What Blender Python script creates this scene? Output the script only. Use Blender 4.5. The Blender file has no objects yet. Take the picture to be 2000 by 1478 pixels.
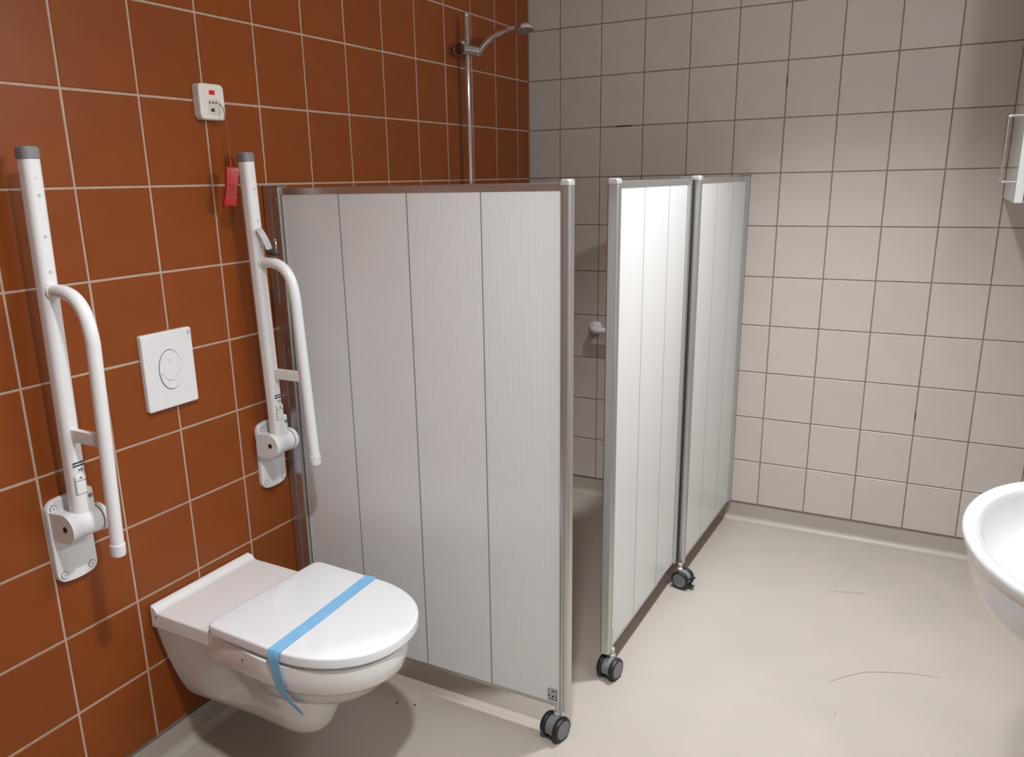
import bpy, bmesh, math, random
from mathutils import Vector, Matrix
random.seed(4)
S = bpy.context.scene
COL = S.collection
PI = math.pi

# ---------------------------------------------------------------- camera
F_PX, W_PX, H_PX = 1570.985, 2000.0, 1478.0
PPX, PPY = -43.9, 39.67
cam_d = bpy.data.cameras.new('camera'); cam = bpy.data.objects.new('camera', cam_d); COL.objects.link(cam)
right = Vector((0.87684, 0.4803, -0.02144)); down = Vector((0.10788, -0.24003, -0.96475)); fwd = Vector((-0.46852, 0.84362, -0.26229))
m = Matrix((right, -down, -fwd)).transposed().to_4x4(); m.translation = Vector((1.6538, -3.3934, 1.4645))
cam.matrix_world = m
cam_d.sensor_fit = 'HORIZONTAL'; cam_d.sensor_width = 36.0; cam_d.lens = F_PX / W_PX * 36.0
cam_d.shift_x = -PPX / W_PX; cam_d.shift_y = PPY / W_PX
cam_d.clip_start = 0.02
S.camera = cam

# ---------------------------------------------------------------- world, exposure, lamps
CEIL = 2.6
w = bpy.data.worlds.new('world'); S.world = w; w.use_nodes = True
w.node_tree.nodes['Background'].inputs[0].default_value = (0.9, 0.92, 1.0, 1); w.node_tree.nodes['Background'].inputs[1].default_value = 0.05
S.view_settings.view_transform = 'Standard'; S.view_settings.look = 'None'
S.view_settings.exposure = 0.0; S.view_settings.gamma = 1.0; S.view_settings.use_curve_mapping = False
LAMPS = [((1.32, -2.68), 222.0, 138), ((1.36, -1.02), 240.0, 100)]      # two recessed downlights: position, watts, beam angle
MIRROR_W = 16.0      # strip lamp on the right wall above the washbasin
LAMP_COL = (0.945, 0.978, 1.0)

# ---------------------------------------------------------------- materials
def s2l(c):
    return tuple(((v / 255.0) / 12.92 if v / 255.0 <= 0.04045 else ((v / 255.0 + 0.055) / 1.055) ** 2.4) for v in c) + (1.0,)
MATS = {}
def mat(name, rgb, rough=0.4, metal=0.0, spec=0.5, coat=0.0, noise=None, rnd=0.0, bump=None, emit=0.0):
    """noise=(scale, amount, detail) mottles the colour; rnd varies value per object; bump=(scale, strength)"""
    if name in MATS: return MATS[name]
    M = bpy.data.materials.new(name); M.use_nodes = True
    nt = M.node_tree; b = nt.nodes['Principled BSDF']
    base = s2l(rgb)
    b.inputs['Base Color'].default_value = base
    b.inputs['Roughness'].default_value = rough; b.inputs['Metallic'].default_value = metal
    b.inputs['Specular IOR Level'].default_value = spec; b.inputs['Coat Weight'].default_value = coat; b.inputs['Coat Roughness'].default_value = 0.05
    tc = nt.nodes.new('ShaderNodeTexCoord')
    out = None
    if noise:
        n = nt.nodes.new('ShaderNodeTexNoise'); n.inputs['Scale'].default_value = noise[0]; n.inputs['Detail'].default_value = noise[2]
        nt.links.new(tc.outputs['Object'], n.inputs['Vector'])
        mr = nt.nodes.new('ShaderNodeMapRange'); mr.inputs[1].default_value = 0.3; mr.inputs[2].default_value = 0.7
        mr.inputs[3].default_value = 1 - noise[1]; mr.inputs[4].default_value = 1 + noise[1]
        nt.links.new(n.outputs['Fac'], mr.inputs[0]); out = mr.outputs[0]
    if rnd:
        oi = nt.nodes.new('ShaderNodeObjectInfo')
        mr2 = nt.nodes.new('ShaderNodeMapRange'); mr2.inputs[3].default_value = 1 - rnd; mr2.inputs[4].default_value = 1 + rnd
        nt.links.new(oi.outputs['Random'], mr2.inputs[0])
        if out:
            mm = nt.nodes.new('ShaderNodeMath'); mm.operation = 'MULTIPLY'
            nt.links.new(out, mm.inputs[0]); nt.links.new(mr2.outputs[0], mm.inputs[1]); out = mm.outputs[0]
        else: out = mr2.outputs[0]
    if out:
        hs = nt.nodes.new('ShaderNodeHueSaturation'); hs.inputs['Color'].default_value = base
        nt.links.new(out, hs.inputs['Value']); nt.links.new(hs.outputs[0], b.inputs['Base Color'])
    if bump:
        n2 = nt.nodes.new('ShaderNodeTexNoise'); n2.inputs['Scale'].default_value = bump[0]; n2.inputs['Detail'].default_value = 4
        nt.links.new(tc.outputs['Object'], n2.inputs['Vector'])
        bp = nt.nodes.new('ShaderNodeBump'); bp.inputs['Strength'].default_value = bump[1]; bp.inputs['Distance'].default_value = 0.002
        nt.links.new(n2.outputs['Fac'], bp.inputs['Height']); nt.links.new(bp.outputs[0], b.inputs['Normal'])
    if emit:
        b.inputs['Emission Color'].default_value = base; b.inputs['Emission Strength'].default_value = emit
    MATS[name] = M
    return M

ORANGE = mat('orange_glazed_tile', (133, 67, 25), 0.36, spec=0.25, noise=(9, 0.05, 3), rnd=0.035, bump=(30, 0.03))
ORANGE_GROUT = mat('beige_grout', (180, 154, 138), 0.85, noise=(60, 0.08, 3))
GREY = mat('grey_glazed_tile', (196, 187, 181), 0.36, noise=(7, 0.025, 3), rnd=0.018, bump=(30, 0.03))
GREY_GROUT = mat('brown_grey_grout', (130, 114, 106), 0.9, noise=(50, 0.1, 3))
FLOORM = mat('beige_vinyl_floor', (171, 163, 154), 0.42, noise=(5, 0.035, 6), bump=(160, 0.05))
CEILM = mat('white_ceiling_paint', (232, 230, 226), 0.9)
WHITEP = mat('white_powder_coat', (233, 232, 232), 0.28, coat=0.2)
WHITEPL = mat('white_plastic', (226, 225, 226), 0.33)
CREAMPL = mat('ivory_plastic', (226, 220, 210), 0.4)
CERAMIC = mat('white_ceramic', (234, 233, 232), 0.10, coat=0.6)
LIDM = mat('white_seat_plastic', (236, 237, 240), 0.13, coat=0.4)
GREYCAP = mat('grey_cap_plastic', (128, 126, 126), 0.5)
DARK = mat('black_rubber', (30, 30, 32), 0.5)
DARKPL = mat('dark_plastic', (42, 38, 38), 0.35)
HUBGREY = mat('grey_hub_plastic', (116, 118, 120), 0.42)
ALU = mat('brushed_aluminium', (204, 204, 202), 0.32, metal=0.92)
ALUCAP = mat('silver_cap', (210, 210, 209), 0.3, metal=0.5)
CHROME = mat('chrome', (225, 225, 228), 0.07, metal=1.0)
RED = mat('red_plastic', (168, 20, 24), 0.32)
REDLENS = mat('red_lens', (205, 38, 46), 0.12, coat=1.0)
CORD = mat('red_brown_cord', (150, 70, 60), 0.6)
BLUE = mat('blue_tape', (132, 190, 232), 0.45, noise=(40, 0.05, 3))
NAVY = mat('navy_print', (36, 42, 74), 0.5)
INK = mat('black_print', (26, 25, 26), 0.5)
GREYINK = mat('grey_print', (120, 118, 118), 0.5)
STICK = mat('sticker_silver', (196, 196, 194), 0.4)
SILIC = mat('grey_silicone', (104, 92, 84), 0.5)
SCUFF = mat('scuff_mark', (112, 104, 96), 0.7)

def board_mat():
    M = bpy.data.materials.new('ribbed_polycarbonate'); M.use_nodes = True
    nt = M.node_tree; b = nt.nodes['Principled BSDF']; o = nt.nodes['Material Output']
    tc = nt.nodes.new('ShaderNodeTexCoord'); sep = nt.nodes.new('ShaderNodeSeparateXYZ'); nt.links.new(tc.outputs['Object'], sep.inputs[0])
    # object x runs along the board's width: internal webs every 6 mm
    ma = nt.nodes.new('ShaderNodeMath'); ma.operation = 'MULTIPLY'; ma.inputs[1].default_value = 2 * PI / 0.0066; nt.links.new(sep.outputs[0], ma.inputs[0])
    si = nt.nodes.new('ShaderNodeMath'); si.operation = 'SINE'; nt.links.new(ma.outputs[0], si.inputs[0])
    mr = nt.nodes.new('ShaderNodeMapRange'); mr.inputs[1].default_value = -1; mr.inputs[2].default_value = 1; mr.inputs[3].default_value = 0.0; mr.inputs[4].default_value = 1.0
    nt.links.new(si.outputs[0], mr.inputs[0])
    mx = nt.nodes.new('ShaderNodeMix'); mx.data_type = 'RGBA'
    mx.inputs[6].default_value = s2l((227, 225, 223)); mx.inputs[7].default_value = s2l((243, 243, 243)); nt.links.new(mr.outputs[0], mx.inputs[0])
    nt.links.new(mx.outputs[2], b.inputs['Base Color'])
    b.inputs['Roughness'].default_value = 0.22; b.inputs['Specular IOR Level'].default_value = 0.5
    bp = nt.nodes.new('ShaderNodeBump'); bp.inputs['Strength'].default_value = 0.12; bp.inputs['Distance'].default_value = 0.0006
    nt.links.new(mr.outputs[0], bp.inputs['Height']); nt.links.new(bp.outputs[0], b.inputs['Normal'])
    t = nt.nodes.new('ShaderNodeBsdfTranslucent'); t.inputs['Color'].default_value = s2l((226, 226, 224))
    ms = nt.nodes.new('ShaderNodeMixShader'); ms.inputs[0].default_value = 0.16
    nt.links.new(b.outputs[0], ms.inputs[1]); nt.links.new(t.outputs[0], ms.inputs[2]); nt.links.new(ms.outputs[0], o.inputs['Surface'])
    return M
BOARD = board_mat()

# ---------------------------------------------------------------- helpers
ORG = {}
def finish(bm, ang=35):
    bmesh.ops.recalc_face_normals(bm, faces=bm.faces)
    lim = math.radians(ang)
    for e in bm.edges:
        e.smooth = not (len(e.link_faces) == 2 and e.calc_face_angle(0) > lim) and len(e.link_faces) == 2
    for f in bm.faces: f.smooth = True
def obj(name, bm, material, parent=None, origin=None, ang=35):
    """links a world-space bmesh as one mesh object; origin is where the object's pivot stands (parent's pivot when parented)"""
    finish(bm, ang)
    if parent is not None:
        po = ORG[parent.name]; origin = po
    else:
        origin = Vector(origin) if origin is not None else Vector((0, 0, 0))
    bmesh.ops.translate(bm, verts=bm.verts, vec=-origin)
    me = bpy.data.meshes.new(name); bm.to_mesh(me); bm.free()
    me.materials.append(material)
    o = bpy.data.objects.new(name, me); COL.objects.link(o)
    wn = o.modifiers.new('even_normals', 'WEIGHTED_NORMAL'); wn.keep_sharp = True
    if parent is not None: o.parent = parent
    else: o.location = origin
    ORG[o.name] = origin
    return o
def tag(o, label, cat, group=None):
    o['label'] = label; o['category'] = cat
    if group: o['group'] = group
    return o
def thing(name, loc, label, cat, group=None):
    o = bpy.data.objects.new(name, None); COL.objects.link(o); o.location = loc; o.empty_display_size = 0.05
    ORG[o.name] = Vector(loc)
    return tag(o, label, cat, group)
def struct(o): o['kind'] = 'structure'; return o

def NB(): return bmesh.new()
def box(bm, lo, hi, bev=0.0, seg=2):
    lo, hi = Vector(lo), Vector(hi)
    r = bmesh.ops.create_cube(bm, size=1.0, matrix=Matrix.Translation((lo + hi) / 2) @ Matrix.Diagonal((*(hi - lo), 1.0)))
    if bev > 0:
        es = list({e for v in r['verts'] for e in v.link_edges})
        bmesh.ops.bevel(bm, geom=es, offset=bev, segments=seg, affect='EDGES', profile=0.5)
    return bm
def obox(bm, M, size, bev=0.0, seg=2):
    """box of a size centred on matrix M"""
    r = bmesh.ops.create_cube(bm, size=1.0, matrix=M @ Matrix.Diagonal((*size, 1.0)))
    if bev > 0:
        es = list({e for v in r['verts'] for e in v.link_edges})
        bmesh.ops.bevel(bm, geom=es, offset=bev, segments=seg, affect='EDGES', profile=0.5)
    return bm
def frame_of(axis):
    z = Vector(axis).normalized(); a = Vector((0, 0, 1)) if abs(z.z) < 0.9 else Vector((1, 0, 0))
    x = a.cross(z).normalized(); y = z.cross(x)
    return x, y, z
def loft(bm, rings, caps=True, closed=True):
    vs = [[bm.verts.new(p) for p in r] for r in rings]
    n = len(vs[0])
    for i in range(len(vs) - 1):
        for k in range(n if closed else n - 1):
            a, b, c, d = vs[i][k], vs[i][(k + 1) % n], vs[i + 1][(k + 1) % n], vs[i + 1][k]
            try: bm.faces.new((a, b, c, d))
            except ValueError: pass
    if caps and closed:
        bm.faces.new(vs[0][::-1]); bm.faces.new(vs[-1])
    return vs
def lathe(bm, base, axis, prof, n=28):
    """prof: list of (distance along axis, radius)"""
    x, y, z = frame_of(axis); base = Vector(base)
    rings = [[base + z * h + (x * math.cos(2 * PI * k / n) + y * math.sin(2 * PI * k / n)) * max(r, 1e-5) for k in range(n)] for h, r in prof]
    loft(bm, rings); return bm
def cyl(bm, a, b, r, n=24, bev=0.0):
    a, b = Vector(a), Vector(b); L = (b - a).length
    prof = [(0, r), (L, r)] if bev <= 0 else [(0, r - bev), (bev * 0.3, r - bev * 0.3), (bev, r), (L - bev, r), (L - bev * 0.3, r - bev * 0.3), (L, r - bev)]
    return lathe(bm, a, b - a, prof, n)
def sweep(bm, pts, sec, up=(0, 0, 1), n=20, caps=True):
    """sweeps a section (radius or list of 2D points) along pts"""
    pts = [Vector(p) for p in pts]
    if not isinstance(sec, (list, tuple)): sec = [(sec * math.cos(2 * PI * k / n), sec * math.sin(2 * PI * k / n)) for k in range(n)]
    rings = []; ref = None
    for i, p in enumerate(pts):
        t = (pts[min(i + 1, len(pts) - 1)] - pts[max(i - 1, 0)]).normalized()
        if ref is None:
            u = Vector(up); ref = (u - t * u.dot(t)).normalized()
        else: ref = (ref - t * ref.dot(t)).normalized()
        q = t.cross(ref)
        rings.append([p + ref * a + q * b for a, b in sec])
    loft(bm, rings, caps); return bm
def rrect(w, h, r, n=5):
    out = []
    for cx, cy, a0 in ((w / 2 - r, h / 2 - r, 0), (-w / 2 + r, h / 2 - r, PI / 2), (-w / 2 + r, -h / 2 + r, PI), (w / 2 - r, -h / 2 + r, 1.5 * PI)):
        for k in range(n + 1):
            a = a0 + PI / 2 * k / n; out.append((cx + r * math.cos(a), cy + r * math.sin(a)))
    return out
def prism(bm, pts2, M, depth, edge=0.0, seg=3):
    """2D outline in M's xy plane, extruded along M's z from 0 to depth, far edge rounded by 'edge'"""
    c = Vector((sum(p[0] for p in pts2) / len(pts2), sum(p[1] for p in pts2) / len(pts2)))
    def ring(inset, h):
        out = []; n = len(pts2)
        for i, p in enumerate(pts2):
            a = Vector(pts2[i - 1]); b = Vector(pts2[(i + 1) % n]); t = (b - a).normalized(); nrm = Vector((-t.y, t.x))
            q = Vector(p) + nrm * inset
            out.append(M @ Vector((q.x, q.y, h)))
        return out
    rings = [ring(0, 0)]
    if edge > 0:
        rings.append(ring(0, depth - edge))
        for k in range(1, seg + 1):
            a = PI / 2 * k / seg; rings.append(ring(edge * (1 - math.cos(a)), depth - edge + edge * math.sin(a)))
    else: rings.append(ring(0, depth))
    loft(bm, rings); return bm
def wall_frame(x, y, z):      # outline on the left wall: local x runs along +y, local y up, depth into the room
    return Matrix(((0, 0, 1, x), (1, 0, 0, y), (0, 1, 0, z), (0, 0, 0, 1)))
def bez(p0, p1, p2, p3, n=10):
    p0, p1, p2, p3 = map(Vector, (p0, p1, p2, p3)); out = []
    for i in range(n + 1):
        t = i / n; out.append(p0 * (1 - t) ** 3 + p1 * 3 * t * (1 - t) ** 2 + p2 * 3 * t * t * (1 - t) + p3 * t ** 3)
    return out

# ---------------------------------------------------------------- room shell
XR, YF = 2.20, -4.15
bm = NB(); box(bm, (-0.1, YF - 0.1, -0.08), (XR + 0.1, 0.1, 0.0)); floor = struct(obj('floor', bm, FLOORM))
bm = NB(); box(bm, (-0.1, YF - 0.1, CEIL), (XR + 0.1, 0.1, CEIL + 0.08)); struct(obj('ceiling', bm, CEILM))
bm = NB(); box(bm, (-0.1, YF - 0.1, 0), (-0.0016, 0.1, CEIL)); wl = struct(obj('wall_left', bm, ORANGE_GROUT))
bm = NB(); box(bm, (-0.0016, 0.0016, 0), (XR + 0.1, 0.1, CEIL)); wb = struct(obj('wall_back', bm, GREY_GROUT))
bm = NB(); box(bm, (XR + 0.0016, YF - 0.1, 0), (XR + 0.1, 0.0016, CEIL)); wr = struct(obj('wall_right', bm, GREY_GROUT))
bm = NB(); box(bm, (-0.006, YF - 0.1, 0), (XR + 0.0016, YF - 0.0016, CEIL)); wf = struct(obj('wall_front', bm, GREY_GROUT))

Z_ROWS = [0.0797, 0.2739, 0.4696, 0.6665, 0.8635, 1.0624, 1.2641, 1.4669, 1.6707, 1.8758, 2.0769, 2.279, 2.481, CEIL]
Y_COLS = [0.0] + [-(0.1107 + 0.1939 * j) for j in range(0, 21)]
X_COLS = [0.0] + [0.1498 + 0.1872 * j for j in range(0, 11)] + [XR]
TM = {}
def tile_bm(bm, M, w, h, t=0.006, bev=0.0016):
    """a tile as a chamfered slab: open back, front at local z = 0"""
    def rg(i, z): return [bm.verts.new(M @ Vector((sx * (w / 2 - i), sy * (h / 2 - i), z))) for sx, sy in ((-1, -1), (1, -1), (1, 1), (-1, 1))]
    a, b, c = rg(0, -t), rg(0, -bev), rg(bev, 0)
    for p, q in ((a, b), (b, c)):
        for k in range(4): bm.faces.new((p[k], p[(k + 1) % 4], q[(k + 1) % 4], q[k]))
    bm.faces.new(c)
def tile_mesh(w, h, material):
    k = (round(w, 4), round(h, 4), material.name)
    if k not in TM:
        bm = NB(); tile_bm(bm, Matrix.Identity(4), w, h)
        for f in bm.faces: f.smooth = False
        me = bpy.data.meshes.new('tile'); bm.to_mesh(me); bm.free(); me.materials.append(material); TM[k] = me
    return TM[k]
def tile_wall(parent, us, zs, place, material, gap, in_view):
    rest = NB(); nrest = 0
    for i in range(len(us) - 1):
        for k in range(len(zs) - 1):
            w_ = abs(us[i + 1] - us[i]) - gap; h_ = zs[k + 1] - zs[k] - gap
            if w_ < 0.01 or h_ < 0.01: continue
            M = place((us[i] + us[i + 1]) / 2, (zs[k] + zs[k + 1]) / 2)
            tilt = Matrix.Rotation(math.radians(random.gauss(0, 0.12)), 4, 'X') @ Matrix.Rotation(math.radians(random.gauss(0, 0.12)), 4, 'Y')
            if in_view(us[i], us[i + 1], zs[k], zs[k + 1]):
                o = bpy.data.objects.new('tile', tile_mesh(w_, h_, material)); COL.objects.link(o)
                o.parent = parent; o.matrix_local = M @ tilt
            else:
                tile_bm(rest, M @ tilt, w_, h_); nrest += 1
    if nrest:
        o = obj('tile_field', rest, material, parent, ang=5); o['kind'] = 'stuff'
# left wall: local frame x -> -y direction flipped so that the normal is +x
tile_wall(wl, Y_COLS, Z_ROWS, lambda u, z: wall_frame(0, u, z), ORANGE, 0.0052, lambda a, b, z0, z1: b > -2.85 and z0 < 2.3)
PB = lambda u, z: Matrix(((1, 0, 0, u), (0, 0, -1, 0), (0, 1, 0, z), (0, 0, 0, 1)))
tile_wall(wb, X_COLS, Z_ROWS, PB, GREY, 0.0037, lambda a, b, z0, z1: z0 < 2.2)
PRt = lambda u, z: Matrix(((0, 0, -1, XR), (-1, 0, 0, u), (0, 1, 0, z), (0, 0, 0, 1)))
tile_wall(wr, [-0.19 * j for j in range(22)], Z_ROWS, PRt, GREY, 0.0042, lambda *a: False)
PF = lambda u, z: Matrix(((-1, 0, 0, u), (0, 0, 1, YF), (0, 1, 0, z), (0, 0, 0, 1)))
tile_wall(wf, [0.19 * j for j in range(12)], Z_ROWS, PF, GREY, 0.0042, lambda *a: False)

# broken grout gaps in the back wall
def gap_dark(x, z, lx, lz):
    bm = NB(); box(bm, (x - lx / 2, -0.0004, z - lz / 2), (x + lx / 2, 0.005, z + lz / 2), 0.0008, 1)
    obj('grout_gap', bm, INK, wb)
gap_dark(0.445, 1.6712, 0.075, 0.0042); gap_dark(0.1498 + 0.1872 * 5, 1.80, 0.003, 0.035); gap_dark(0.1498 + 0.1872 * 8, 0.55, 0.003, 0.03)

# coved skirting of the floor sheet
def cove(name, axis, a, b):
    R = 0.026; prof = [(0.0, 0.0785), (0.004, 0.0785), (0.0045, 0.077), (0.0045, R)]
    for k in range(1, 9):
        t = PI / 2 * k / 8; prof.append((0.0045 + R * (1 - math.cos(t)), 0.0006 + R * (1 - math.sin(t))))
    prof.append((0.0, 0.0006))
    bm = NB()
    rings = []
    for s in (a, b):
        rings.append([Vector((s, -d, h)) if axis == 'x' else Vector((d, s, h)) for d, h in prof])
    loft(bm, rings); return struct(obj(name, bm, FLOORM))
bb = cove('baseboard_back', 'x', 0.0, XR); bl = cove('baseboard_left', 'y', YF, 0.0)
bm = NB(); box(bm, (0.0, -0.0052, 0.0765), (XR, -0.0002, 0.0812), 0.001, 1); obj('silicone_joint', bm, SILIC, bb)
bm = NB(); box(bm, (0.0002, YF, 0.0765), (0.0052, 0.0, 0.0812), 0.001, 1); obj('silicone_joint', bm, SILIC, bl)

# scuffs and specks on the floor
def scuff(pts, wd):
    bm = NB(); vs = []
    P = [Vector((x, y, 0.0005)) for x, y in pts]
    for i, p in enumerate(P):
        t = (P[min(i + 1, len(P) - 1)] - P[max(i - 1, 0)]).normalized(); q = Vector((-t.y, t.x, 0)); k = wd * (0.25 + 0.75 * math.sin(PI * (i + 0.2) / (len(P) - 0.6)))
        vs.append((bm.verts.new(p + q * k), bm.verts.new(p - q * k)))
    for a, b in zip(vs, vs[1:]): bm.faces.new((a[0], b[0], b[1], a[1]))
    obj('scuff_mark', bm, SCUFF, floor)
scuff([(1.510, -1.086), (1.555, -1.03), (1.60, -0.985), (1.66, -0.955), (1.73, -0.93), (1.80, -0.917)], 0.0010)
scuff([(1.54, -1.25), (1.543, -1.232)], 0.0012); scuff([(1.78, -0.37), (1.80, -0.41)], 0.001); scuff([(1.46, -0.50), (1.56, -0.47)], 0.001)
for x, y in ((0.415, -1.757), (0.467, -1.742)):
    bm = NB(); lathe(bm, (x, y, 0.0), (0, 0, 1), [(0, 0.003), (0.0015, 0.0034), (0.003, 0.001)], 7); obj('dirt_speck', bm, DARKPL, floor)

# ---------------------------------------------------------------- ceiling downlights
for i, ((x, y), pw, beam) in enumerate(LAMPS):
    t = thing('ceiling_downlight', (x, y, CEIL), ['recessed round ceiling downlight above the toilet and basin', 'recessed round ceiling downlight above the shower screens'][i], 'ceiling lamp', 'ceiling downlights')
    bm = NB(); lathe(bm, (x, y, CEIL), (0, 0, -1), [(0, 0.092), (0.006, 0.09), (0.008, 0.08), (0.004, 0.066), (0.0, 0.066)], 40); obj('trim_ring', bm, WHITEPL, t)
    bm = NB(); lathe(bm, (x, y, CEIL), (0, 0, -1), [(0, 0.066), (0.002, 0.066)], 40); obj('diffuser', bm, mat('lamp_diffuser', (255, 246, 234), 0.5, emit=4.0), t)
    L = bpy.data.lights.new('downlight_beam', 'SPOT'); L.energy = pw; L.color = LAMP_COL; L.shadow_soft_size = 0.06
    L.spot_size = math.radians(beam); L.spot_blend = 1.0
    lo = bpy.data.objects.new('downlight_beam', L); COL.objects.link(lo); lo.parent = t; lo.location = (0, 0, -0.012)

# strip lamp above the washbasin, outside the frame
MX, MY, MZ = XR - 0.07, -1.72, 2.02
t = thing('mirror_lamp', (XR, MY, MZ), 'white strip lamp on the right wall above the washbasin', 'wall lamp')
bm = NB(); box(bm, (MX + 0.012, MY - 0.33, MZ - 0.035), (XR - 0.001, MY + 0.33, MZ + 0.035), 0.006, 2); obj('housing', bm, WHITEPL, t)
bm = NB(); box(bm, (MX + 0.002, MY - 0.31, MZ - 0.026), (MX + 0.016, MY + 0.31, MZ + 0.026), 0.005, 2); obj('diffuser', bm, mat('lamp_diffuser', (255, 246, 234), 0.5, emit=4.0), t)
L = bpy.data.lights.new('strip_beam', 'AREA'); L.shape = 'RECTANGLE'; L.size = 0.05; L.size_y = 0.6; L.energy = MIRROR_W; L.color = LAMP_COL
lo = bpy.data.objects.new('strip_beam', L); COL.objects.link(lo); lo.parent = t
lo.location = (MX - XR, 0, 0); lo.rotation_euler = (0, math.radians(94), 0)

# ---------------------------------------------------------------- toilet
TY = -2.047
def d_outline(xb, wb_, xs, w_, xf, z, n=20, waist=0.0, cy=TY, ex=2.0, rb=0.0):
    """plan of a D: straight from the wall, rounded at the front"""
    half = []
    m_ = 8
    if rb > 0:
        for k in range(4):
            a = PI / 2 * k / 4; half.append((xb + rb * (1 - math.sin(a)), wb_ - rb * (1 - math.cos(a)) if False else wb_ - rb + rb * (math.sin(PI / 2 - (PI / 2 - a)))))
    for k in range(m_):
        t = k / m_; x = (xb + rb) + (xs - xb - rb) * t; ww = wb_ + (w_ - wb_) * t - waist * math.sin(PI * t) ** 2
        half.append((x, ww))
    for k in range(n + 1):
        a = PI / 2 * k / n
        half.append((xs + (xf - xs) * math.sin(a) ** (2 / ex), w_ * max(math.cos(a), 0) ** (2 / ex)))
    sk = lambda x: cy - 0.045 * max(0.0, x - 0.2)      # the bowl hangs slightly askew
    pts = [Vector((x, sk(x) - y, z)) for x, y in half] + [Vector((x, sk(x) + y, z)) for x, y in half[-2::-1]]
    return pts
toilet = thing('toilet', (0, TY, 0), 'white wall-hung toilet with closed D-shaped lid, mounted on the orange tiled wall', 'toilet')
# bowl, rim and rear shelf
bm = NB()
loft(bm, [d_outline(0.205, 0.160, 0.40, 0.174, 0.648, 0.4225),
          d_outline(0.205, 0.166, 0.40, 0.184, 0.659, 0.4195),
          d_outline(0.205, 0.168, 0.40, 0.185, 0.660, 0.392),
          d_outline(0.205, 0.166, 0.40, 0.181, 0.654, 0.362),
          d_outline(0.215, 0.166, 0.395, 0.172, 0.640, 0.348),
          d_outline(0.235, 0.155, 0.39, 0.164, 0.628, 0.339),
          d_outline(0.255, 0.146, 0.385, 0.157, 0.615, 0.326),
          d_outline(0.275, 0.130, 0.375, 0.145, 0.592, 0.302),
          d_outline(0.290, 0.110, 0.36, 0.127, 0.558, 0.276),
          d_outline(0.290, 0.088, 0.34, 0.103, 0.514, 0.254),
          d_outline(0.280, 0.060, 0.32, 0.072, 0.456, 0.240),
          d_outline(0.270, 0.030, 0.29, 0.032, 0.380, 0.234)])
# trap and arm to the wall
loft(bm, [d_outline(0.0, 0.156, 0.36, 0.166, 0.52, 0.400, waist=0.004),
          d_outline(0.0, 0.154, 0.36, 0.160, 0.52, 0.365, waist=0.012),
          d_outline(0.0, 0.144, 0.355, 0.142, 0.498, 0.318, waist=0.020),
          d_outline(0.0, 0.132, 0.350, 0.118, 0.474, 0.270, waist=0.023),
          d_outline(0.0, 0.118, 0.340, 0.096, 0.455, 0.225, waist=0.021),
          d_outline(0.0, 0.104, 0.335, 0.083, 0.443, 0.185, waist=0.016),
          d_outline(0.0, 0.088, 0.330, 0.073, 0.430, 0.150, waist=0.011),
          d_outline(0.0, 0.070, 0.325, 0.059, 0.412, 0.124, waist=0.006),
          d_outline(0.0, 0.050, 0.318, 0.043, 0.390, 0.108),
          d_outline(0.0, 0.026, 0.310, 0.022, 0.362, 0.101)])
# rear shelf with its ridge along the wall, swept across the width
prof = [(0.001, 0.384), (0.001, 0.440), (0.003, 0.4445), (0.008, 0.4455), (0.016, 0.443), (0.020, 0.438), (0.027, 0.4325), (0.036, 0.4305), (0.20, 0.4285), (0.215, 0.4275), (0.219, 0.422), (0.219, 0.384)]
rings = []
for wv, ins in ((-0.1705, 0.006), (-0.1695, 0.0025), (-0.166, 0.0), (0.166, 0.0), (0.1695, 0.0025), (0.1705, 0.006)):
    cx, cz = 0.11, 0.41
    rings.append([Vector((x + (ins if x < cx else -ins), TY + wv, z + (ins if z < cz else -ins))) for x, z in prof])
loft(bm, rings)
obj('bowl', bm, CERAMIC, toilet, ang=40)
bm = NB(); box(bm, (0.020, TY - 0.1712, 0.417), (0.029, TY - 0.1700, 0.4205)); obj('maker_mark', bm, GREYINK, toilet)
bm = NB(); cyl(bm, (0.335, TY - 0.1880, 0.397), (0.335, TY - 0.176, 0.397), 0.0032, 12); obj('side_plug', bm, GREYINK, toilet)
# seat ring and lid, a little askew
LR = Matrix.Translation((0.222, TY + 0.012, 0)) @ Matrix.Rotation(math.radians(-2.9), 4, 'Z')
def lid_outline(z, ins, L=0.448, W=0.192):
    pts = []
    x0, x1 = ins, L - ins; wv = W - ins; xs = 0.215
    r = max(0.022 - ins * 0.5, 0.004)
    half = []
    for k in range(6):
        a = PI / 2 * k / 5; half.append((x0 + r - r * math.cos(a), wv - r + r * math.sin(a)))
    for k in range(1, 5): half.append((x0 + r + (xs - x0 - r) * k / 5, wv))
    for k in range(25):
        a = PI / 2 * k / 24; half.append((xs + (x1 - xs) * math.sin(a) ** 0.93, wv * max(math.cos(a), 0) ** 0.93))
    pts = [LR @ Vector((x, -y, z)) for x, y in half] + [LR @ Vector((x, y, z)) for x, y in half[-2::-1]]
    return pts
bm = NB(); loft(bm, [lid_outline(0.4215, 0.026), lid_outline(0.423, 0.022), lid_outline(0.4275, 0.022), lid_outline(0.4290, 0.026)]); obj('seat', bm, LIDM, toilet, ang=50)
bm = NB(); loft(bm, [lid_outline(0.4285, 0.006), lid_outline(0.4295, 0.0015), lid_outline(0.432, 0.0), lid_outline(0.450, 0.0), lid_outline(0.4535, 0.0012), lid_outline(0.4555, 0.0045), lid_outline(0.4562, 0.010), lid_outline(0.4572, 0.05)])
obj('lid', bm, LIDM, toilet, ang=60)
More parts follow.
